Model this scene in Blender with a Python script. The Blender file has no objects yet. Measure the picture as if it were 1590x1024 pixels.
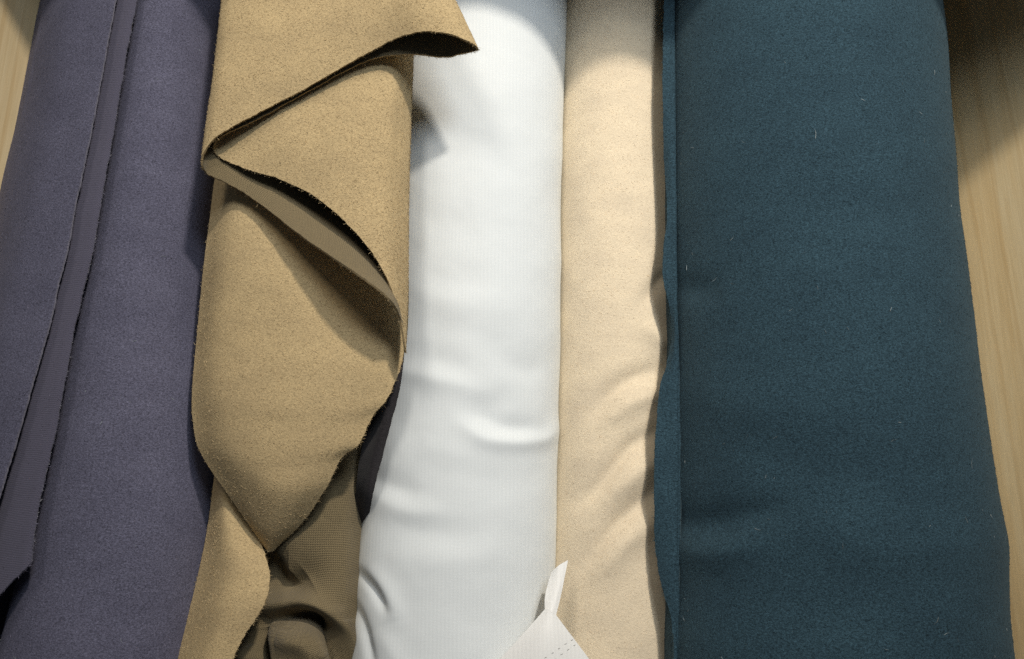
import bpy, math, random
import numpy as np
from mathutils import Vector, Matrix, noise
from mathutils.bvhtree import BVHTree

random.seed(7); rng = np.random.default_rng(7)
SC = bpy.context.scene
COL = SC.collection

# ------------------------------------------------------------------ camera
CAM_H, PITCH, FPX, CX, CY = 0.84, math.radians(14.0), 1201.0, 795.0, 512.0
cam_d = bpy.data.cameras.new("camera"); cam = bpy.data.objects.new("camera", cam_d); COL.objects.link(cam)
cam.location = (0, 0, CAM_H); cam.rotation_euler = (PITCH, 0, 0)
cam_d.sensor_fit = 'HORIZONTAL'; cam_d.sensor_width = 36.0; cam_d.lens = 36.0 * FPX / 1590.0
cam_d.clip_start = 0.01; cam_d.clip_end = 60
SC.camera = cam

# ------------------------------------------------------------------ light
world = bpy.data.worlds.new("World"); SC.world = world; world.use_nodes = True
world.node_tree.nodes["Background"].inputs[0].default_value = (0.80, 0.90, 1.0, 1)
world.node_tree.nodes["Background"].inputs[1].default_value = 0.055

def spot(name, loc, target, energy, color, radius, size=50):
    d = bpy.data.lights.new(name, 'SPOT'); d.energy = energy; d.color = color
    d.shadow_soft_size = radius; d.spot_size = math.radians(size); d.spot_blend = 1.0
    o = bpy.data.objects.new(name, d); COL.objects.link(o); o.location = loc
    o.rotation_euler = (Vector(target) - Vector(loc)).to_track_quat('-Z', 'Y').to_euler()
    return o
spot("ceiling_spotlight", (0.85, 2.00, 2.30), (0, 0.39, 0.1), 225, (1.0, 0.91, 0.78), 0.09, 36)
spot("ceiling_spotlight", (0.85, 1.35, 2.55), (0, 0.39, 0.1), 105, (0.86, 0.94, 1.0), 0.40, 38)
spot("ceiling_spotlight", (-0.75, 2.00, 2.30), (0.12, 0.37, 0.1), 85, (1.0, 0.93, 0.82), 0.35, 38)

vs = SC.view_settings
vs.view_transform = 'Standard'; vs.look = 'None'; vs.exposure = 0.12; vs.gamma = 1.0; vs.use_curve_mapping = False
SC.cycles.use_denoising = False
SC.cycles.max_bounces = 6

# ------------------------------------------------------------------ helpers
_c, _s = math.cos(PITCH), math.sin(PITCH)
def P(px, py, z):
    """point at height z (metres) seen at photograph position px, py; arrays welcome"""
    px, py, z = np.broadcast_arrays(np.asarray(px, float), np.asarray(py, float), np.asarray(z, float))
    dx = (px - CX) / FPX; dy = -(py - CY) / FPX
    wy = dy * _c + _s; wz = dy * _s - _c
    t = (z - CAM_H) / wz
    return np.stack([dx * t, wy * t, z + 0 * t], -1)
def project(v):
    v = np.asarray(v, float); x = v[..., 0]; y = v[..., 1]; z = v[..., 2] - CAM_H
    yc = y * _c + z * _s; zc = -y * _s + z * _c
    return np.stack([CX + FPX * x / -zc, CY - FPX * yc / -zc], -1)

def cr(pts, n, closed=False, arclen=True):
    """Catmull-Rom resample of a polyline (k,d) to n points"""
    pts = np.asarray(pts, float)
    k = len(pts)
    if closed:
        ext = np.vstack([pts[-1:], pts, pts[:2]]); segs = k
    else:
        if k == 2: pts = np.vstack([pts[0], pts.mean(0), pts[1]]); k = 3
        ext = np.vstack([2 * pts[0] - pts[1], pts, 2 * pts[-1] - pts[-2]]); segs = k - 1
    if arclen:
        q = pts if not closed else np.vstack([pts, pts[:1]])
        L = np.concatenate([[0], np.cumsum(np.linalg.norm(np.diff(q[:, :2], axis=0), axis=1) + 1e-6)])
        u = np.interp(np.linspace(0, L[-1], n, endpoint=not closed), L, np.arange(len(L)))
    else:
        u = np.linspace(0, segs, n, endpoint=not closed)
    i = np.clip(u.astype(int), 0, segs - 1); f = (u - i)[:, None]
    p0, p1, p2, p3 = ext[i], ext[i + 1], ext[i + 2], ext[i + 3]
    return 0.5 * (2 * p1 + (p2 - p0) * f + (2 * p0 - 5 * p1 + 4 * p2 - p3) * f ** 2 + (3 * p1 - p0 - 3 * p2 + p3) * f ** 3)

def loft(rows, nu, nv):
    """rows: control curves of (px,py,z). -> world grid (nv,nu,3)"""
    R = np.stack([cr(r, nu) for r in rows])                       # k,nu,3
    out = np.stack([cr(R[:, j], nv, arclen=False) for j in range(nu)], 1)
    return P(out[..., 0], out[..., 1], out[..., 2])

def grid_normals(G, wrap=False):
    if wrap:
        du = np.roll(G, -1, 1) - np.roll(G, 1, 1)
    else:
        du = np.gradient(G, axis=1)
    dv = np.gradient(G, axis=0)
    n = np.cross(du, dv)
    return n / (np.linalg.norm(n, axis=-1, keepdims=True) + 1e-12)

def stroke_disp(pix, strokes):
    """sum of smooth ridges (+) and furrows (-) that follow polylines; each (points, width, height, taper)"""
    d = np.zeros(pix.shape[:-1])
    for pts, w, h in strokes:
        q = cr(np.asarray(pts, float), 90)
        best = np.full(pix.shape[:-1], 1e9); par = np.zeros(pix.shape[:-1])
        for i, c in enumerate(q):
            r = np.hypot(pix[..., 0] - c[0], pix[..., 1] - c[1])
            m = r < best; best[m] = r[m]; par[m] = i / 89.0
        tp = np.clip(np.sin(np.pi * np.clip(par * 0.9 + 0.05, 0, 1)), 0, 1) ** 0.6
        d += h * tp * np.exp(-(best / w) ** 1.75)
    return d

def smooth_noise(G, scale, seed=0.0):
    f = G.reshape(-1, 3)
    return np.array([noise.noise((p[0] * scale + seed, p[1] * scale - seed, p[2] * scale)) for p in f]).reshape(G.shape[:-1])

def link_mesh(name, verts, faces, mats, mat_idx=None, uvs=None, parent=None, smooth=True):
    me = bpy.data.meshes.new(name)
    me.from_pydata([tuple(v) for v in verts], [], [tuple(f) for f in faces])
    for m in mats: me.materials.append(m)
    if mat_idx is not None: me.polygons.foreach_set("material_index", np.asarray(mat_idx, np.int32))
    me.polygons.foreach_set("use_smooth", np.full(len(me.polygons), smooth))
    if uvs is not None:
        uvl = me.uv_layers.new(name="UVMap")
        li = np.empty(len(me.loops), np.int32); me.loops.foreach_get("vertex_index", li)
        uvl.data.foreach_set("uv", np.asarray(uvs, np.float32)[li].ravel())
    me.update()
    o = bpy.data.objects.new(name, me); COL.objects.link(o)
    if parent is not None:
        o.parent = parent; o.matrix_parent_inverse = Matrix.Translation(-parent.location)
    return o

def gfaces(nv, nu, off=0, flip=False, wrap=False):
    a = []
    for i in range(nv - 1):
        for j in range(nu if wrap else nu - 1):
            k = (j + 1) % nu
            q = (off + i * nu + j, off + i * nu + k, off + (i + 1) * nu + k, off + (i + 1) * nu + j)
            a.append(q[::-1] if flip else q)
    return a

def arc_uv(G):
    du = np.linalg.norm(np.diff(G, axis=1), axis=-1); dv = np.linalg.norm(np.diff(G, axis=0), axis=-1)
    u = np.concatenate([np.zeros((G.shape[0], 1)), np.cumsum(du, 1)], 1)
    v = np.concatenate([np.zeros((1, G.shape[1])), np.cumsum(dv, 0)], 0)
    return np.stack([u, v], -1)

def sheet(name, G, t, mats, parent, wrap=False, face_up=True):
    """cloth of thickness t: grid G is the outer face; mats = (outer face, reverse, cut edge)"""
    N = grid_normals(G, wrap)
    if not wrap and N[..., 2].mean() < 0: N = -N; flip = True
    else: flip = False
    nv, nu = G.shape[:2]
    B = G - N * t
    UV = arc_uv(G).reshape(-1, 2)
    verts = [G.reshape(-1, 3), B.reshape(-1, 3)]
    faces = gfaces(nv, nu, 0, flip, wrap); mi = [0] * len(faces)
    f2 = gfaces(nv, nu, nv * nu, not flip, wrap); faces += f2; mi += [1] * len(f2)
    uv = [UV, UV]
    off = 2 * nv * nu
    def rim(front, back, uvr):
        nonlocal off
        n = len(front)
        mid = (front + back) / 2
        out = np.zeros_like(mid)
        verts.extend([front, mid, back]); uv.extend([uvr] * 3)
        for r in range(2):
            for j in range(n - 1):
                faces.append((off + r * n + j, off + r * n + j + 1, off + (r + 1) * n + j + 1, off + (r + 1) * n + j)); mi.append(2)
        off += 3 * n
    UVg = UV.reshape(nv, nu, 2)
    def cl(a): return np.vstack([a, a[:1]]) if wrap else a
    rim(cl(G[0]), cl(B[0]), cl(UVg[0])); rim(cl(G[-1])[::-1], cl(B[-1])[::-1], cl(UVg[-1]))
    if not wrap:
        rim(G[::-1, 0], B[::-1, 0], UVg[:, 0]); rim(G[:, -1], B[:, -1], UVg[:, -1])
    return link_mesh(name, np.vstack(verts), faces, mats, mi, np.vstack(uv), parent)

def ragged(G, amp, rows=(0,), seed=1.0, cols=()):
    """uneven cut edge: nudges the rows or columns next to the border within the cloth, less and less inwards"""
    G = G.copy()
    def nudge(A):                                                   # A: view, A[0] is the border
        k = min(10, len(A) - 2)
        inward = A[k] - A[0]; inward = inward / (np.linalg.norm(inward, axis=-1, keepdims=True) + 1e-9)
        n = smooth_noise(A[0], 90, seed) * 0.7 + smooth_noise(A[0], 300, seed + 5) * 0.6 + rng.normal(0, .12, len(A[0]))
        for q in range(k): A[q] += inward * (n * amp * (1 - q / k))[:, None]
    for r in rows: nudge(G if r == 0 else G[::-1])
    for c in cols: nudge(np.swapaxes(G, 0, 1) if c == 0 else np.swapaxes(G, 0, 1)[::-1])
    return G

def roll_grid(rows, nv=220, nu=160, power=2.0):
    """rows: (py, left px, right px, crest z). closed oval tube standing on z=0"""
    R = np.asarray(rows, float)
    R = cr(R[:, [0, 1, 2, 3]], nv, arclen=False)
    out = np.zeros((nv, nu, 3))
    th = np.linspace(0, 2 * np.pi, nu, endpoint=False) + np.pi      # starts on the left flank, goes over the crest
    for i, (py, l, r, cz) in enumerate(R):
        zm = cz / 2; zs = zm + cz / 2 * 0.4
        a = P(l, py, zs); b = P(r, py, zs)
        w = (b[0] - a[0]) / 2 * 1.07; cx = (a[0] + b[0]) / 2; y = (a[1] + b[1]) / 2
        c, s = np.cos(th), -np.sin(th)
        e = 2 / power
        out[i, :, 0] = cx + w * np.sign(c) * np.abs(c) ** e
        out[i, :, 2] = zm + cz / 2 * np.sign(s) * np.abs(s) ** e
        out[i, :, 1] = y
    return out

def roll(name, G, mats, parent, end_mat=None):
    nv, nu = G.shape[:2]
    UV = arc_uv(G).reshape(-1, 2)
    verts = [G.reshape(-1, 3)]; faces = gfaces(nv, nu, 0, True, True)
    uv = [UV]; off = nv * nu
    for r in (0, -1):                                              # spiral-wound ends closed by a cap
        c = G[r].mean(0)
        verts += [G[r], c[None]]; uv += [UV[:nu], UV[:1]]
        for j in range(nu):
            faces.append((off + j, off + (j + 1) % nu, off + nu))
        off += nu + 1
    return link_mesh(name, np.vstack(verts), faces, mats, None, np.vstack(uv), parent)

def displace(G, strokes=(), lump=(), wrap=True):
    """moves the surface out (+) or in (-) along its normal"""
    N = grid_normals(G, wrap)
    if wrap:
        cen = G.mean(1, keepdims=True)
        sg = np.sign(((G - cen) * N).sum(-1).mean()); N = N * sg
    elif N[..., 2].mean() < 0: N = -N
    d = stroke_disp(project(G), strokes) if strokes else np.zeros(G.shape[:-1])
    if wrap: d = d * np.clip(N[..., 2] * 3 + 1.2, 0, 1)
    for sc, amp, seed in lump: d = d + amp * smooth_noise(G, sc, seed)
    return G + N * d[..., None]

def bvh_of(G, wrap=True):
    nv, nu = G.shape[:2]
    return BVHTree.FromPolygons([Vector(p) for p in G.reshape(-1, 3)], gfaces(nv, nu, 0, True, wrap))
def on_surface(bvh, rows, nu, nv, lift):
    """lays control curves given as (px,py) onto a surface, lift metres above it"""
    R = np.stack([cr([(p[0], p[1], 0) for p in r], nu) for r in rows])
    out = np.stack([cr(R[:, j], nv, arclen=False) for j in range(nu)], 1)
    o = Vector((0, 0, CAM_H)); G = np.zeros(out.shape); ok = np.zeros(out.shape[:2], bool)
    for i in range(nv):
        for j in range(nu):
            d = Vector(P(out[i, j, 0], out[i, j, 1], 0.0)) - o; d.normalize()
            h = bvh.ray_cast(o, d)
            if h[0] is not None:
                n = h[1] if h[1].z > 0 else -h[1]
                lf = lift(i / (nv - 1), j / (nu - 1)) if callable(lift) else lift
                G[i, j] = h[0] - d * lf; ok[i, j] = True
    for i, j in zip(*np.where(~ok)):                                # a ray that slipped between faces: take the neighbours' mean
        nb = [(i + a, j + b) for a in (-1, 0, 1) for b in (-1, 0, 1) if 0 <= i + a < nv and 0 <= j + b < nu and ok[i + a, j + b]]
        if nb: G[i, j] = np.mean([G[q] for q in nb], 0)
    return G, ok

def thing(name, label, cat, loc=(0, 0, 0), group=None):
    o = bpy.data.objects.new(name, None); COL.objects.link(o); o.location = loc
    o.empty_display_size = 0.05; o["label"] = label; o["category"] = cat
    if group: o["group"] = group
    return o

# ------------------------------------------------------------------ materials
def srgb(r, g, b):
    f = lambda v: ((v / 255 + 0.055) / 1.055) ** 2.4 if v > 10 else v / 255 / 12.92
    return (f(r), f(g), f(b), 1)
class NT:
    def __init__(s, name):
        s.m = bpy.data.materials.new(name); s.m.use_nodes = True; s.t = s.m.node_tree
        s.b = s.t.nodes["Principled BSDF"]; s.tc = s.n('ShaderNodeTexCoord')
    def n(s, kind, **kw):
        x = s.t.nodes.new(kind)
        for k, v in kw.items():
            if k in x.inputs: x.inputs[k].default_value = v
            else: setattr(x, k, v)
        return x
    def l(s, a, b): s.t.links.new(a, b)
    def math(s, op, a, b=None):
        x = s.n('ShaderNodeMath', operation=op)
        for i, v in enumerate((a, b)):
            if v is None: continue
            if isinstance(v, (int, float)): x.inputs[i].default_value = v
            else: s.l(v, x.inputs[i])
        return x.outputs[0]
    def noise(s, scale, detail=2, rough=.6, vec=None, stretch=None):
        x = s.n('ShaderNodeTexNoise', Scale=scale, Detail=detail, Roughness=rough)
        v = vec or s.tc.outputs['Object']
        if stretch:
            mp = s.n('ShaderNodeMapping'); mp.inputs['Scale'].default_value = stretch; s.l(v, mp.inputs[0]); v = mp.outputs[0]
        s.l(v, x.inputs['Vector']); return x.outputs['Fac']
    def ramp(s, fac, stops):
        r = s.n('ShaderNodeValToRGB'); e = r.color_ramp.elements
        while len(e) < len(stops): e.new(0.5)
        for k, (p, c) in zip(e, stops): k.position = p; k.color = c
        s.l(fac, r.inputs[0]); return r.outputs[0]
    def mix(s, mode, fac, a, b):
        x = s.n('ShaderNodeMix', data_type='RGBA', blend_type=mode)
        for i, v in ((0, fac), (6, a), (7, b)):
            if isinstance(v, (int, float, tuple)): x.inputs[i].default_value = v
            else: s.l(v, x.inputs[i])
        return x.outputs[2]
def sc(c, k): return (c[0] * k, c[1] * k, c[2] * k, 1)

def felt(name, col, contrast=.25, sheen=.25, tint=(1, 1, 1), grain=700, bump=.35):
    m = NT(name)
    g1 = m.noise(grain, 3, .65, stretch=(.78, 1.2, 1)); g2 = m.noise(grain * 2.6, 2, .6); g3 = m.noise(26, 4, .6, stretch=(.6, 1.2, 1))
    a = m.ramp(g1, [(0.30, sc(col, 1 - contrast)), (0.5, col), (0.72, sc(col, 1 + contrast * 1.1))])
    b = m.ramp(g2, [(0.3, (1 - contrast,) * 3 + (1,)), (0.7, (1 + contrast,) * 3 + (1,))])
    c = m.ramp(g3, [(0.28, (.88, .88, .89, 1)), (0.72, (1.09, 1.09, 1.08, 1))])
    k = m.mix('MULTIPLY', 1.0, a, b); k = m.mix('MULTIPLY', 1.0, k, c)
    m.l(k, m.b.inputs['Base Color'])
    m.b.inputs['Roughness'].default_value = .95; m.b.inputs['Specular IOR Level'].default_value = .1
    m.b.inputs['Sheen Weight'].default_value = sheen; m.b.inputs['Sheen Roughness'].default_value = .5
    m.b.inputs['Sheen Tint'].default_value = tint + (1,)
    h = m.math('ADD', g1, m.math('MULTIPLY', g2, .5))
    bp = m.n('ShaderNodeBump', Strength=bump, Distance=.0012); m.l(h, bp.inputs['Height']); m.l(bp.outputs[0], m.b.inputs['Normal'])
    return m.m

def knit(name, col, period=.0024, contrast=.45, bump=.5, sheen=.1):
    """rows of small stitches, laid along the cloth's own UV (metres)"""
    m = NT(name)
    sp = m.n('ShaderNodeSeparateXYZ')
    wob = m.noise(60, 2); 
    m.l(m.tc.outputs['UV'], sp.inputs[0])
    u = m.math('MULTIPLY', sp.outputs[0], 2 * math.pi / period); v = m.math('MULTIPLY', sp.outputs[1], 2 * math.pi / (period * .8))
    wv = m.math('MULTIPLY', wob, 9.0)
    su = m.math('SINE', m.math('ADD', u, wv)); sv = m.math('SINE', m.math('ADD', v, m.math('MULTIPLY', su, .9)))
    st = m.math('ADD', m.math('MULTIPLY', m.math('MULTIPLY', su, sv), .35), m.math('ADD', m.math('MULTIPLY', su, .15), .5))
    g = m.noise(900, 2)
    h = m.math('ADD', st, m.math('MULTIPLY', g, .35))
    c = m.ramp(h, [(0.25, sc(col, 1 - contrast)), (0.65, col), (1.0, sc(col, 1 + contrast * .8))])
    m.l(c, m.b.inputs['Base Color'])
    m.b.inputs['Roughness'].default_value = .9; m.b.inputs['Specular IOR Level'].default_value = .15
    m.b.inputs['Sheen Weight'].default_value = sheen
    bp = m.n('ShaderNodeBump', Strength=bump, Distance=.0010); m.l(h, bp.inputs['Height']); m.l(bp.outputs[0], m.b.inputs['Normal'])
    return m.m

def ribbed(name, col):
    m = NT(name)
    sp = m.n('ShaderNodeSeparateXYZ'); m.l(m.tc.outputs['Object'], sp.inputs[0])
    x = m.math('MULTIPLY', sp.outputs[0], 2 * math.pi / .0034); y = m.math('MULTIPLY', sp.outputs[1], 2 * math.pi / .0026)
    g = m.noise(700, 2); lo = m.noise(14, 3)
    h = m.math('ADD', m.math('MULTIPLY', m.math('SINE', m.math('ADD', x, m.math('MULTIPLY', lo, 5.0))), .09), m.math('MULTIPLY', m.math('SINE', m.math('ADD', y, m.math('MULTIPLY', lo, 60.0))), .03))
    h = m.math('ADD', m.math('ADD', h, .3), m.math('MULTIPLY', g, .5))
    c = m.ramp(h, [(0.2, sc(col, .90)), (0.8, sc(col, 1.04))])
    m.l(c, m.b.inputs['Base Color']); m.b.inputs['Roughness'].default_value = .8
    m.b.inputs['Specular IOR Level'].default_value = .2; m.b.inputs['Sheen Weight'].default_value = .1
    bp = m.n('ShaderNodeBump', Strength=.15, Distance=.0008); m.l(h, bp.inputs['Height']); m.l(bp.outputs[0], m.b.inputs['Normal'])
    return m.m

def wood(name, c1, c2, c3):
    m = NT(name)
    warp = m.noise(3.0, 3, .5, stretch=(3, 1, 3))
    bands = m.noise(9, 4, .55, stretch=(7, .55, 7)); fine = m.noise(120, 4, .7, stretch=(4, .12, 4))
    vein = m.n('ShaderNodeTexWave', wave_type='BANDS', bands_direction='Z', Scale=16, Distortion=5.5, Detail=3)
    vein.inputs['Detail Scale'].default_value = .8
    mp = m.n('ShaderNodeMapping'); mp.inputs['Scale'].default_value = (1, .12, 1); m.l(m.tc.outputs['Object'], mp.inputs[0]); m.l(mp.outputs[0], vein.inputs['Vector'])
    a = m.ramp(bands, [(0.3, c1), (0.52, c2), (0.75, c3)])
    b = m.ramp(fine, [(0.3, (.90, .88, .84, 1)), (0.7, (1.04, 1.04, 1.04, 1))])
    v = m.ramp(vein.outputs['Fac'], [(0.0, (.86, .80, .72, 1)), (0.12, (1, 1, 1, 1)), (1, (1, 1, 1, 1))])
    k = m.mix('MULTIPLY', 1.0, a, b); k = m.mix('MULTIPLY', .5, k, v)
    m.l(k, m.b.inputs['Base Color']); m.b.inputs['Roughness'].default_value = .42
    m.b.inputs['Specular IOR Level'].default_value = .4
    bp = m.n('ShaderNodeBump', Strength=.08, Distance=.001); m.l(fine, bp.inputs['Height']); m.l(bp.outputs[0], m.b.inputs['Normal'])
    return m.m

def plain(name, col, rough=.9):
    m = NT(name); g = m.noise(400, 2)
    m.l(m.ramp(g, [(0.3, sc(col, .8)), (0.7, sc(col, 1.15))]), m.b.inputs['Base Color']); m.b.inputs['Roughness'].default_value = rough
    return m.m

NAVY = (.110, .109, .160, 1); TAN = (.49, .373, .208, 1); BEIGE = (.82, .695, .515, 1); TEAL = (.030, .061, .083, 1)
M_navy = felt("navy_felt", NAVY, .46, .05, (.8, .8, 1)); M_navy_r = knit("navy_reverse", (.094, .090, .130, 1), .0018, .45, .45)
M_navy_e = plain("navy_cut_edge", (.20, .195, .25, 1))
M_tan = felt("tan_felt", TAN, .24, .05, (1, .9, .7)); M_tan_r = knit("tan_reverse_knit", (.215, .168, .095, 1), .0019, .6, .8)
M_tan_e = plain("tan_cut_edge", (.34, .25, .13, 1))
M_beige = felt("beige_felt", BEIGE, .12, .06, (1, .9, .8)); M_teal = felt("teal_felt", TEAL, .55, .12, (.75, .95, 1))
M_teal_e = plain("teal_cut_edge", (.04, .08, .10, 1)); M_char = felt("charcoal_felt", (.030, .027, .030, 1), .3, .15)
M_white = ribbed("white_fine_rib", (.79, .83, .85, 1)); M_tag = ribbed("white_cotton", (.88, .88, .87, 1))
M_wood = wood("maple", (.82, .62, .34, 1), (.87, .69, .41, 1), (.90, .75, .48, 1))
M_stitch = plain("grey_thread", (.30, .29, .28, 1))

# ------------------------------------------------------------------ the wooden bin
def panel(name, corners, z0, z1, parent, lean=0.0, bev=.002):
    """board: plan corners (four x, y, counter-clockwise) from z0 to z1; lean moves its top sideways in x"""
    import bmesh
    bm = bmesh.new()
    lo = [bm.verts.new((x, y, z0)) for x, y in corners]; hi = [bm.verts.new((x + lean, y, z1)) for x, y in corners]
    bm.faces.new(lo[::-1]); bm.faces.new(hi)
    for k in range(4): bm.faces.new((lo[k], lo[(k + 1) % 4], hi[(k + 1) % 4], hi[k]))
    bmesh.ops.bevel(bm, geom=bm.edges[:], offset=bev, segments=2, affect='EDGES')
    me = bpy.data.meshes.new(name); bm.to_mesh(me); bm.free(); me.materials.append(M_wood)
    o = bpy.data.objects.new(name, me); COL.objects.link(o); o.parent = parent
    return o
def rect(x0, y0, x1, y1): return [(x0, y0), (x1, y0), (x1, y1), (x0, y1)]
bin_ = thing("wooden_bin", "pale maple bin holding the rolls of cloth side by side", "bin", (0, 0, 0))
panel("bottom_board", rect(-.62, -.62, .62, .95), -.02, -.001, bin_)
panel("side_panel", rect(-.532, -.62, -.516, .95), 0, .142, bin_, -.030)
panel("side_panel", rect(.480, -.62, .500, .95), 0, .21, bin_, .16)
panel("back_panel", rect(-.66, .952, .66, .972), 0, .60, bin_)
panel("overhead_shelf", [(-.66, .695), (.66, .570), (.66, .951), (-.66, .951)], .31, .33, bin_)

# ------------------------------------------------------------------ navy roll
navy = thing("navy_fabric_roll", "slate navy felt roll with a frayed double flap at the left", "fabric roll", (-.42, .2, 0), "rolls of cloth in the bin")
Gn = roll_grid([(-260, 262, 360, .158), (0, 208, 336, .158), (300, 155, 324, .158), (512, 108, 312, .158), (800, 46, 312, .158), (1024, -10, 290, .158), (1250, -70, 275, .158)], 200, 128, 2.0)
Gn = displace(Gn, [([(70, 900), (160, 930), (270, 925)], 60, -.002), ([(160, 620), (230, 640), (300, 600)], 60, .0015)], [(6, .002, 3.1), (16, .0008, 9.2)])
roll("roll", Gn, [M_navy], navy)
Gn2 = roll_grid([(-260, 145, 235, .125), (0, 74, 190, .125), (300, 12, 140, .125), (512, -36, 95, .125), (800, -98, 30, .125), (1024, -148, -40, .125), (1250, -198, -90, .125)], 80, 64, 2.0)
roll("folded_inner_layer", Gn2, [M_navy], navy)
e2 = [(222, -70), (212, 0), (201, 60), (188, 130), (176, 200), (163, 275), (152, 340), (141, 400), (126, 460), (114, 512), (100, 590), (85, 670), (70, 735), (57, 800), (48, 874)]
e1 = [(193, -70), (180, 0), (167, 70), (150, 150), (137, 210), (124, 275), (113, 330), (103, 385), (88, 440), (73, 510), (55, 575), (38, 635), (18, 700), (0, 760), (-30, 850)]
o1 = [(79, -70), (62, 0), (47, 70), (31, 150), (19, 210), (5, 275), (-7, 330), (-19, 385), (-32, 440), (-48, 510), (-62, 575), (-75, 635), (-89, 700), (-102, 760), (-122, 850)]
def between(a, b, k, z): return [(p[0] * (1 - k) + q[0] * k, p[1] * (1 - k) + q[1] * k, z) for p, q in zip(a, b)]
o2 = [(x + 8, y) for x, y in o1[:-1]] + [(-150, 1075)]
G2 = loft([between(o2, e2, 0, .085), between(o2, e2, .25, .135), between(o2, e2, .6, .162), between(o2, e2, .9, .168), between(o2, e2, 1, .167)], 300, 60)
G2 = displace(G2, [], [(9, .0022, 2.7), (30, .0006, 5.1)], wrap=False)
G2 = ragged(G2, .0014, rows=(-1,), cols=(-1,), seed=3)
sheet("under_flap", G2, .0018, [M_navy_r, M_navy, M_navy_e], navy)
G1 = loft([between(o1, e1, 0, .085), between(o1, e1, .12, .122), between(o1, e1, .4, .157), between(o1, e1, .75, .171), between(o1, e1, .93, .176), between(o1, e1, 1, .1775)], 300, 60)
G1 = displace(G1, [], [(9, .0022, 2.7), (22, .0006, 7.1)], wrap=False)
G1 = ragged(G1, .0010, rows=(-1,), seed=8)
sheet("upper_flap", G1, .0018, [M_navy, M_navy_r, M_navy_e], navy)

# ------------------------------------------------------------------ white roll
white = thing("white_fabric_roll", "creased white fine ribbed cloth roll between the tan and beige ones", "fabric roll", (-.02, .2, 0), "rolls of cloth in the bin")
Gw = roll_grid([(-260, 625, 878, .155), (0, 618, 873, .155), (200, 612, 868, .155), (400, 606, 865, .155), (600, 590, 863, .153), (800, 562, 857, .150), (1024, 545, 853, .147), (1250, 535, 850, .147)], 420, 260, 2.0)
wr = [([(872, 660), (850, 680), (820, 686), (788, 686), (750, 680), (718, 660)], 14, 0.00328), ([(835, 664), (790, 664), (755, 648), (728, 640)], 19, -0.00328),
      ([(610, 572), (660, 585), (710, 597), (752, 606)], 18, 0.00203), ([(640, 552), (690, 562), (730, 578)], 23, -0.00172), ([(725, 622), (765, 627), (800, 622)], 24, -0.00187),
      ([(566, 752), (600, 780), (640, 795), (690, 796)], 19, 0.00234), ([(570, 735), (600, 752), (650, 765)], 20, -0.00234), ([(605, 815), (680, 828), (770, 832)], 35, -0.00234),
      ([(600, 868), (680, 872), (770, 858)], 35, 0.00156), ([(560, 890), (582, 915), (600, 948)], 8, -0.00429), ([(575, 880), (604, 922), (618, 965)], 15, 0.00273),
      ([(552, 940), (566, 975), (582, 1040)], 8, -0.00390), ([(590, 975), (606, 1010), (630, 1050)], 19, 0.00195),
      ([(640, 440), (690, 466), (745, 470)], 27, 0.00156), ([(650, 415), (700, 436), (770, 450)], 32, -0.00172), ([(660, 510), (730, 520), (800, 545)], 30, -0.00140),
      ([(640, 330), (690, 345), (740, 335)], 35, -0.00117), ([(780, 560), (820, 575), (850, 560)], 24, -0.00140), ([(700, 730), (760, 745), (830, 735)], 30, -0.00109), ([(650, 690), (690, 705), (740, 712)], 24, 0.00109)]
Gw = displace(Gw, wr, [(7, .0022, 4.4), (18, .0012, 1.2), (40, .0004, 6.2), (95, .00012, 3.4)])
roll("roll", Gw, [M_white], white)

# ------------------------------------------------------------------ beige roll
beige = thing("beige_fabric_roll", "narrow pale beige felt roll with slanting creases on its right", "fabric roll", (.1, .2, 0), "rolls of cloth in the bin")
Gb = roll_grid([(-260, 886, 1041, .122), (0, 880, 1048, .122), (200, 875, 1051, .122), (400, 872, 1053, .122), (600, 870, 1058, .122), (800, 864, 1061, .122), (1024, 858, 1065, .122), (1250, 856, 1073, .122)], 360, 200, 2.0)
br = [([(1030, 572), (985, 585), (945, 610), (925, 640)], 15, -0.0050), ([(1035, 610), (985, 625), (945, 655)], 17, 0.0048),
      ([(1030, 668), (985, 690), (945, 735), (905, 780)], 15, -0.0060), ([(1035, 705), (990, 735), (950, 775)], 18, 0.0050),
      ([(1030, 755), (985, 790), (940, 835), (905, 880)], 16, -0.0058), ([(1030, 800), (980, 835), (935, 890)], 20, 0.0048),
      ([(1040, 425), (1020, 440), (1000, 470)], 12, -0.0036), ([(1040, 540), (1015, 520), (1000, 500)], 14, 0.0036)]
Gb = displace(Gb, br, [(9, .0014, 7.7), (22, .0005, 2.2)])
roll("roll", Gb, [M_beige], beige)

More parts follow.
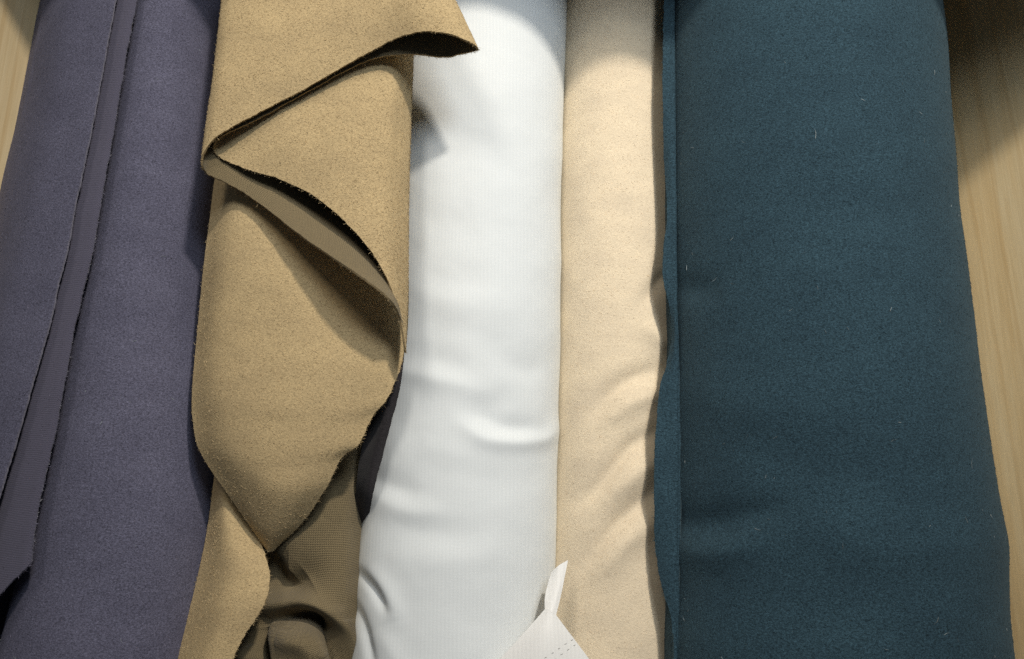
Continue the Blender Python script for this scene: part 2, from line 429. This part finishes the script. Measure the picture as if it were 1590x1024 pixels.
# ------------------------------------------------------------------ teal roll
teal = thing("teal_fabric_roll", "wide dark teal felt roll flecked with pale lint at the right", "fabric roll", (.32, .2, 0), "rolls of cloth in the bin")
Gt = roll_grid([(-260, 1065, 1432, .222), (0, 1063, 1466, .222), (200, 1064, 1486, .222), (400, 1065, 1506, .222), (512, 1066, 1520, .222), (650, 1067, 1538, .222), (760, 1067, 1556, .222), (840, 1067, 1571, .221), (890, 1067, 1573, .220), (960, 1066, 1574, .221), (1024, 1065, 1580, .222), (1250, 1065, 1600, .222)], 220, 180, 2.0)
tr = [([(1045, 806), (1090, 816), (1160, 800), (1220, 790)], 30, -.007), ([(1050, 850), (1110, 860), (1180, 850)], 26, .004), ([(1050, 440), (1085, 450), (1120, 440)], 24, -.003),
      ([(1160, 700), (1300, 740), (1480, 740)], 60, -.004), ([(1080, 610), (1200, 640), (1330, 620)], 50, .003), ([(1250, 300), (1380, 330), (1500, 320)], 60, -.003), ([(1100, 930), (1250, 950), (1400, 940)], 60, -.0035), ([(1200, 800), (1350, 850), (1560, 845)], 40, .002)]
Gt = displace(Gt, tr, [(6, .0025, 5.5), (15, .0008, 8.8)])
roll("roll", Gt, [M_teal], teal)
le = [(1032, -80), (1031, 0), (1029, 120), (1031, 250), (1036, 330), (1030, 392), (1031, 440), (1039, 475), (1043, 520), (1035, 566), (1024, 605), (1018, 680), (1016, 745), (1017, 840), (1026, 905), (1042, 960), (1047, 1024), (1049, 1090)]
re = [(1046, -80), (1046, 0), (1047, 120), (1048, 250), (1049, 330), (1049, 392), (1050, 440), (1050, 475), (1052, 520), (1053, 566), (1054, 605), (1055, 680), (1055, 745), (1054, 840), (1053, 905), (1053, 960), (1055, 1024), (1056, 1090)]
G = loft([[(x, y, .139 + .003 * math.sin(y * .02)) for x, y in le], [((x * .5 + u * .5), (y + v) / 2, .141) for (x, y), (u, v) in zip(le, re)], [(u - 1, v, .142) for u, v in re], [(u, v, .139) for u, v in re], [(u - 4, v, .11) for u, v in re], [(u - 6, v, .05) for u, v in re]], 300, 36)
G = ragged(G, .0008, rows=(0,), seed=12)
G_edge = G
sheet("folded_edge", G, .0018, [M_teal, M_teal, M_teal_e], teal)

# ------------------------------------------------------------------ tan cloth
tan = thing("tan_fabric_bolt", "camel tan felt bolt with loosely folded cut end on top", "fabric bolt", (-.2, .2, 0), "rolls of cloth in the bin")
Gr = roll_grid([(-260, 350, 650, .150), (0, 345, 648, .150), (100, 345, 646, .150), (300, 345, 648, .150), (450, 345, 645, .150), (540, 345, 632, .150), (620, 350, 600, .140), (700, 370, 560, .100), (850, 385, 540, .080), (1100, 385, 530, .080)], 200, 120, 2.3)
roll("roll", Gr, [M_tan], tan)

# the folded end: one cut edge that runs round as a flattened loop, the cloth going away from it
tube = [
 [(628, 541, .190), (633, 470, .181), (634, 300, .172), (648, -100, .160)],
 [(621, 500, .204), (625, 440, .184), (628, 300, .172), (638, -100, .160)],
 [(602, 465, .226), (602, 400, .176), (602, 280, .164), (608, -100, .160)],
 [(550, 425, .231), (556, 345, .172), (558, 250, .165), (563, -100, .162)],
 [(470, 370, .213), (490, 300, .176), (495, 200, .168), (500, -100, .165)],
 [(400, 315, .195), (425, 255, .183), (430, 170, .175), (438, -100, .168)],
 [(348, 283, .194), (375, 240, .190), (388, 150, .184), (400, -100, .172)],
 [(322, 271, .196), (340, 220, .194), (352, 140, .190), (370, -100, .178)],
 [(312, 255, .204), (321, 190, .202), (334, 100, .199), (355, -100, .188)],
 [(318, 234, .210), (327, 180, .211), (338, 95, .208), (359, -100, .198)],
 [(345, 206, .215), (352, 150, .215), (361, 80, .213), (380, -100, .207)],
 [(420, 166, .217), (425, 110, .219), (430, 50, .218), (436, -60, .212)],
 [(500, 123, .218), (500, 70, .221), (500, 10, .220), (500, -100, .215)],
 [(560, 88, .220), (556, 40, .223), (551, -20, .222), (548, -120, .216)],
 [(610, 62, .226), (601, 15, .228), (592, -40, .226), (585, -140, .219)],
 [(655, 49, .237), (640, 5, .236), (627, -50, .231), (615, -150, .222)],
 [(695, 52, .241), (675, 0, .238), (655, -55, .232), (635, -150, .222)],
 [(725, 63, .239), (700, 5, .235), (675, -50, .229), (650, -150, .218)],
 [(743, 76, .231), (712, 10, .228), (682, -50, .222), (654, -150, .212)],
 [(728, 83, .222), (704, 20, .220), (676, -40, .215), (650, -150, .206)],
 [(690, 90, .216), (670, 30, .215), (650, -30, .214), (632, -150, .201)],
 [(640, 86, .213), (625, 30, .213), (612, -30, .211), (600, -150, .199)],
 [(590, 90, .211), (580, 35, .215), (572, -30, .210), (565, -150, .198)],
 [(540, 110, .210), (535, 55, .214), (530, -10, .209), (525, -130, .197)],
 [(470, 148, .210), (468, 95, .213), (466, 35, .208), (464, -80, .196)],
 [(400, 187, .209), (402, 130, .211), (405, 70, .207), (410, -40, .195)],
 [(355, 208, .208), (362, 150, .208), (372, 80, .204), (384, -10, .193)],
 [(335, 224, .203), (343, 170, .203), (355, 95, .200), (378, -100, .188)],
 [(338, 242, .198), (348, 190, .198), (360, 120, .195), (384, -100, .184)],
 [(375, 260, .199), (385, 190, .202), (395, 110, .199), (413, -100, .188)],
 [(430, 277, .203), (437, 200, .207), (445, 120, .204), (458, -100, .191)],
 [(480, 300, .208), (487, 220, .209), (495, 130, .206), (508, -100, .193)],
 [(520, 330, .212), (530, 240, .211), (540, 140, .207), (556, -100, .193)],
 [(560, 370, .215), (568, 270, .211), (578, 150, .207), (593, -100, .191)],
 [(590, 412, .215), (596, 300, .208), (605, 170, .204), (620, -100, .188)],
 [(610, 455, .212), (614, 340, .200), (621, 190, .194), (636, -100, .183)],
 [(623, 500, .205), (626, 380, .191), (630, 210, .186), (642, -100, .176)],
 [(630, 544, .194), (633, 420, .184), (636, 230, .178), (649, -100, .168)],
]
T = np.asarray(tube, float)                                     # s, t, 3
nS, nT = 620, 44
T = np.stack([cr(T[:, k], nS, closed=True, arclen=False) for k in range(T.shape[1])], 1)
T = np.stack([cr(T[j], nT, arclen=False) for j in range(nS)], 1)   # t, s, 3
Gtube = P(T[..., 0], T[..., 1], T[..., 2])
Gtube = ragged(Gtube, .0009, rows=(0,), seed=21)
N = grid_normals(Gtube, True)
mid = int(nS * 12 / len(tube))
tube_out = N[10, mid, 2] > 0
def tube_sheet(G, t):
    n = grid_normals(G, True)
    nv, nu = G.shape[:2]
    if not tube_out: n = -n
    B = G - n * t
    UV = arc_uv(G).reshape(-1, 2)
    f = gfaces(nv, nu, 0, not tube_out, True); mi = [0] * len(f)
    f2 = gfaces(nv, nu, nv * nu, tube_out, True); f += f2; mi += [1] * len(f2)
    off = 2 * nv * nu
    for j in range(nu):
        k = (j + 1) % nu
        f.append((off + j, off + k, off + nu + k, off + nu + j)); mi.append(2)
    return link_mesh("folded_end", np.vstack([G.reshape(-1, 3), B.reshape(-1, 3), G[0], B[0]]), f, [M_tan, M_tan_r, M_tan_e], mi, np.vstack([UV, UV, UV[:nu], UV[:nu]]), tan)
tube_sheet(Gtube, .0017)

Drows = [
 [(345, 230, .13), (380, 225, .150), (450, 220, .150), (540, 225, .143), (610, 230, .140), (630, 235, .130)],
 [(332, 290, .150), (370, 288, .176), (440, 290, .172), (520, 300, .156), (590, 320, .150), (626, 340, .140)],
 [(318, 400, .148), (355, 395, .177), (430, 400, .184), (510, 410, .177), (585, 430, .163), (625, 450, .150)],
 [(306, 520, .145), (345, 515, .173), (430, 520, .183), (520, 530, .184), (590, 540, .176), (627, 546, .164)],
 [(298, 620, .145), (340, 615, .173), (420, 620, .183), (500, 625, .185), (560, 622, .178), (604, 614, .171)],
 [(299, 655, .147), (345, 655, .172), (420, 657, .181), (490, 660, .184), (540, 656, .178), (577, 649, .171)],
 [(305, 690, .147), (350, 690, .170), (420, 690, .180), (480, 693, .183), (525, 692, .178), (558, 690, .171)],
 [(322, 722, .147), (362, 720, .168), (420, 722, .178), (470, 722, .180), (505, 718, .176), (531, 711, .170)],
 [(350, 762, .147), (385, 765, .162), (420, 765, .173), (460, 765, .174), (485, 762, .170), (508, 756, .165)],
 [(383, 812, .140), (400, 818, .149), (418, 822, .153), (440, 820, .153), (455, 815, .151), (470, 810, .148)],
 [(408, 848, .131), (412, 854, .132), (416, 858, .133), (422, 857, .133), (428, 853, .133), (434, 847, .133)],
]
G = loft(Drows, 120, 200)
G = displace(G, [], [(14, .0012, 3.3)], wrap=False)
G = ragged(G, .0011, rows=(-1,), cols=(-1,), seed=31)
G_drape = G
sheet("hanging_layer", G, .0017, [M_tan, M_tan_r, M_tan_e], tan)

Erows = [
 [(340, 690, .100), (352, 700, .118), (366, 705, .120)],
 [(332, 745, .105), (346, 745, .128), (364, 755, .124)],
 [(322, 820, .108), (350, 815, .138), (400, 830, .128)],
 [(308, 890, .110), (355, 885, .145), (419, 897, .146)],
 [(293, 950, .110), (340, 950, .148), (406, 946, .152)],
 [(276, 1000, .110), (325, 1000, .148), (373, 998, .150)],
 [(256, 1065, .110), (305, 1060, .148), (345, 1062, .148)],
]
G = loft(Erows, 80, 150)
G = ragged(G, .0011, rows=(), cols=(-1,), seed=41)
G_corner = G
sheet("lower_corner", G, .0017, [M_tan, M_tan_r, M_tan_e], tan)

Frows = []
for y, l, r in [(640, 400, 600), (700, 385, 576), (800, 372, 574), (900, 365, 569), (960, 355, 563), (1024, 345, 557), (1090, 340, 550)]:
    k = min(1, (y - 640) / 120)
    Frows.append([(l, y, .085), (l + (r - l) * .3, y, .112 + .012 * k), (l + (r - l) * .6, y, .118 + .014 * k), (l + (r - l) * .85, y, .112 + .010 * k), (r, y, .080), (r - 6, y, .04)])
G = loft(Frows, 220, 260)
fr = [([(398, 860), (425, 905), (450, 912), (475, 895)], 26, -.020), ([(440, 850), (470, 840), (500, 800)], 26, .004),
      ([(405, 964), (440, 960), (480, 962), (512, 985), (528, 1020), (534, 1060)], 11, -.036),
      ([(410, 938), (450, 932), (500, 945), (535, 985), (548, 1030)], 14, .009),
      ([(430, 995), (470, 1000), (495, 1030)], 24, .012), ([(398, 975), (402, 1000), (405, 1045)], 9, -.026), ([(380, 1000), (384, 1030)], 12, .010)]
G = displace(G, fr, [(16, .0012, 6.1)], wrap=False)
sheet("inside_out_layer", G, .0017, [M_tan_r, M_tan, M_tan_e], tan)

# ------------------------------------------------------------------ charcoal cloth
char = thing("charcoal_fabric", "strip of charcoal cloth tucked between the tan bolt and white roll", "fabric", (-.12, .12, 0))
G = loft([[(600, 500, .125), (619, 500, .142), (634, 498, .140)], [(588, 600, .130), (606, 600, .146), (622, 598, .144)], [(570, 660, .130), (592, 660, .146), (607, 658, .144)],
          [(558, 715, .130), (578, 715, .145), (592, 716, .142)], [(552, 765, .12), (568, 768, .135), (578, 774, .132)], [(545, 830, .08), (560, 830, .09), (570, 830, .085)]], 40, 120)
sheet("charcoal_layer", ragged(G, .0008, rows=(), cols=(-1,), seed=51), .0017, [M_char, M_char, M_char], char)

# ------------------------------------------------------------------ white tag
tag = thing("cloth_tag", "small white stitched cotton tag at bottom between white and beige rolls", "tag", (.03, -.1, .13))
Gtag = loft([[(848, 944, .150), (855, 948, .153), (864, 956, .152)], [(812, 985, .152), (850, 985, .160), (888, 988, .150)], [(775, 1025, .151), (845, 1025, .163), (915, 1024, .147)], [(735, 1070, .150), (840, 1070, .163), (945, 1068, .144)]], 60, 60)
sheet("tag_body", Gtag, .0009, [M_tag, M_tag, M_tag], tag)
G = loft([[(856, 889, .131), (868, 878, .134), (882, 870, .131)], [(851, 906, .136), (866, 900, .139), (877, 895, .136)], [(846, 928, .143), (862, 925, .146), (871, 925, .143)], [(846, 945, .149), (855, 950, .1535), (863, 957, .1525)]], 24, 40)
sheet("tag_tail", G, .0009, [M_tag, M_tag, M_tag], tag)
bt = bvh_of(Gtag, False)
for line in ([(847, 1021), (858, 1014), (868, 1007), (878, 1000), (888, 994)], [(862, 1024), (872, 1016), (882, 1009), (892, 1002)]):
    for k, (x, y) in enumerate(line):
        g, ok = on_surface(bt, [[(x - 1.5, y + .6), (x, y), (x + 1.4, y - .9)], [(x - 1.1, y + 1.4), (x, y + .9), (x + 1.8, y - .2)]], 5, 3, .0003)
        if ok.all(): sheet("stitch", g, .0003, [M_stitch] * 3, tag)

# ------------------------------------------------------------------ nap, frayed edges and lint
def fibre_mat(name, col, var=.6):
    m = NT(name); g = m.n('ShaderNodeNewGeometry')
    c = m.ramp(g.outputs['Random Per Island'], [(0.0, sc(col, 1 - var)), (0.6, col), (1.0, sc(col, 1 + var))])
    m.l(c, m.b.inputs['Base Color']); m.b.inputs['Roughness'].default_value = .9; m.b.inputs['Specular IOR Level'].default_value = .1
    return m.m
def strands(name, base, direc, length, width, mat, parent, bend=.5):
    """one three-sided tapering hair per base point, bent once"""
    n = len(base)
    d = direc / (np.linalg.norm(direc, axis=1, keepdims=True) + 1e-9)
    r = rng.normal(size=(n, 3)); side = np.cross(d, r); side /= np.linalg.norm(side, axis=1, keepdims=True) + 1e-9
    sd2 = np.cross(d, side)
    L = length[:, None]; w = width[:, None] / 2
    k = base + d * L * .5; tip = k + d * L * .5 + (side * rng.normal(0, 1, (n, 1)) + sd2 * rng.normal(0, 1, (n, 1))) * L * bend * .4
    V = np.stack([base - side * w, base + side * w, k - side * w * .9, k + side * w * .9, tip], 1).reshape(-1, 3)
    i = np.arange(n)[:, None] * 5
    F = [tuple(q) for q in (i + np.array([0, 1, 3, 2]))] + [tuple(q) for q in (i + np.array([2, 3, 4]))]
    o = link_mesh(name, V, F, [mat], None, None, parent, smooth=False); o["kind"] = "stuff"
    return o
def nap(G, n, mat, parent, wrap, length=.0020, width=.00022, lift=.35, name="nap"):
    N = grid_normals(G, wrap)
    if wrap == 'roll':
        N = N * np.sign(((G - G.mean(1, keepdims=True)) * N).sum(-1).mean())
    elif not wrap and N[..., 2].mean() < 0: N = -N
    pix = project(G)
    ok = (pix[..., 0] > -30) & (pix[..., 0] < 1620) & (pix[..., 1] > -30) & (pix[..., 1] < 1054) & (N[..., 2] > -.35)
    du = np.linalg.norm(np.gradient(G, axis=1), axis=-1); dv = np.linalg.norm(np.gradient(G, axis=0), axis=-1)
    wgt = (ok * du * dv).ravel(); wgt /= wgt.sum()
    idx = rng.choice(wgt.size, n, p=wgt)
    U = np.gradient(G, axis=1).reshape(-1, 3)[idx]; Vv = np.gradient(G, axis=0).reshape(-1, 3)[idx]
    base = G.reshape(-1, 3)[idx] + U * rng.uniform(-.5, .5, (n, 1)) + Vv * rng.uniform(-.5, .5, (n, 1))
    Nn = N.reshape(-1, 3)[idx]
    t = rng.normal(size=(n, 3)); t -= Nn * (t * Nn).sum(1, keepdims=True); t /= np.linalg.norm(t, axis=1, keepdims=True)
    strands(name, base + Nn * .0001, t + Nn * rng.uniform(.05, lift, (n, 1)), length * rng.lognormal(0, .35, n), width * rng.uniform(.7, 1.3, n), mat, parent)
def fray(edge, inner, n, mat, parent, length=.0016, name="frayed_edge"):
    out = edge - inner; out /= np.linalg.norm(out, axis=1, keepdims=True) + 1e-9
    idx = rng.integers(0, len(edge) - 1, n); f = rng.random((n, 1))
    base = edge[idx] * (1 - f) + edge[idx + 1] * f - np.array([0, 0, 1]) * rng.uniform(0, .0015, (n, 1))
    strands(name, base - out[idx] * .0004, out[idx] + rng.normal(0, .7, (n, 3)), length * rng.lognormal(0, .5, n), np.full(n, .00028), mat, parent, 1.2)
F_navy = fibre_mat("navy_fibre", (.15, .145, .20, 1)); F_tan = fibre_mat("tan_fibre", (.54, .42, .25, 1), .3)
F_beige = fibre_mat("beige_fibre", (.80, .68, .52, 1), .2); F_teal = fibre_mat("teal_fibre", (.042, .082, .10, 1)); F_lint = fibre_mat("pale_lint", (.30, .34, .35, 1), .5)
F_pale = fibre_mat("pale_edge_fibre", (.42, .42, .46, 1), .5)
F_tan_d = fibre_mat("tan_edge_fibre", (.42, .32, .18, 1), .5); F_white = fibre_mat("white_fibre", (.8, .8, .8, 1), .1)
nap(Gn, 10000, F_navy, navy, 'roll', lift=.2); nap(G1, 4000, F_navy, navy, False, lift=.2); nap(G2, 2500, F_navy, navy, False, .0012)
fray(G2[-1], G2[-3], 900, F_navy, navy); fray(G2[-1], G2[-3], 420, F_pale, navy, .0010); fray(G2[:, -1], G2[:, -3], 300, F_navy, navy); fray(G1[-1], G1[-3], 900, F_navy, navy, .0011)
nap(Gb, 16000, F_beige, beige, 'roll', .0016, .0002, .25)
nap(Gt, 22000, F_teal, teal, 'roll', .0020, lift=.2); nap(Gt, 150, F_lint, teal, 'roll', .0045, .00032, .3, "lint")
nap(Gn, 60, F_lint, navy, 'roll', .0030, .00025, .3, "lint")
nap(G_edge, 2500, F_teal, teal, False); fray(G_edge[0], G_edge[2], 700, F_teal, teal)
nap(G_drape, 14000, F_tan, tan, False, .0018); nap(G_corner, 4500, F_tan, tan, False, .0018)
tube_up = Gtube if tube_out else Gtube[:, ::-1]
nap(tube_up[:, :], 22000, F_tan, tan, True, .0018)
fray(Gtube[0], Gtube[1], 2200, F_tan_d, tan, .0012); fray(G_drape[:, -1], G_drape[:, -3], 1100, F_tan_d, tan, .0014); fray(G_corner[:, -1], G_corner[:, -3], 500, F_tan_d, tan, .0014)
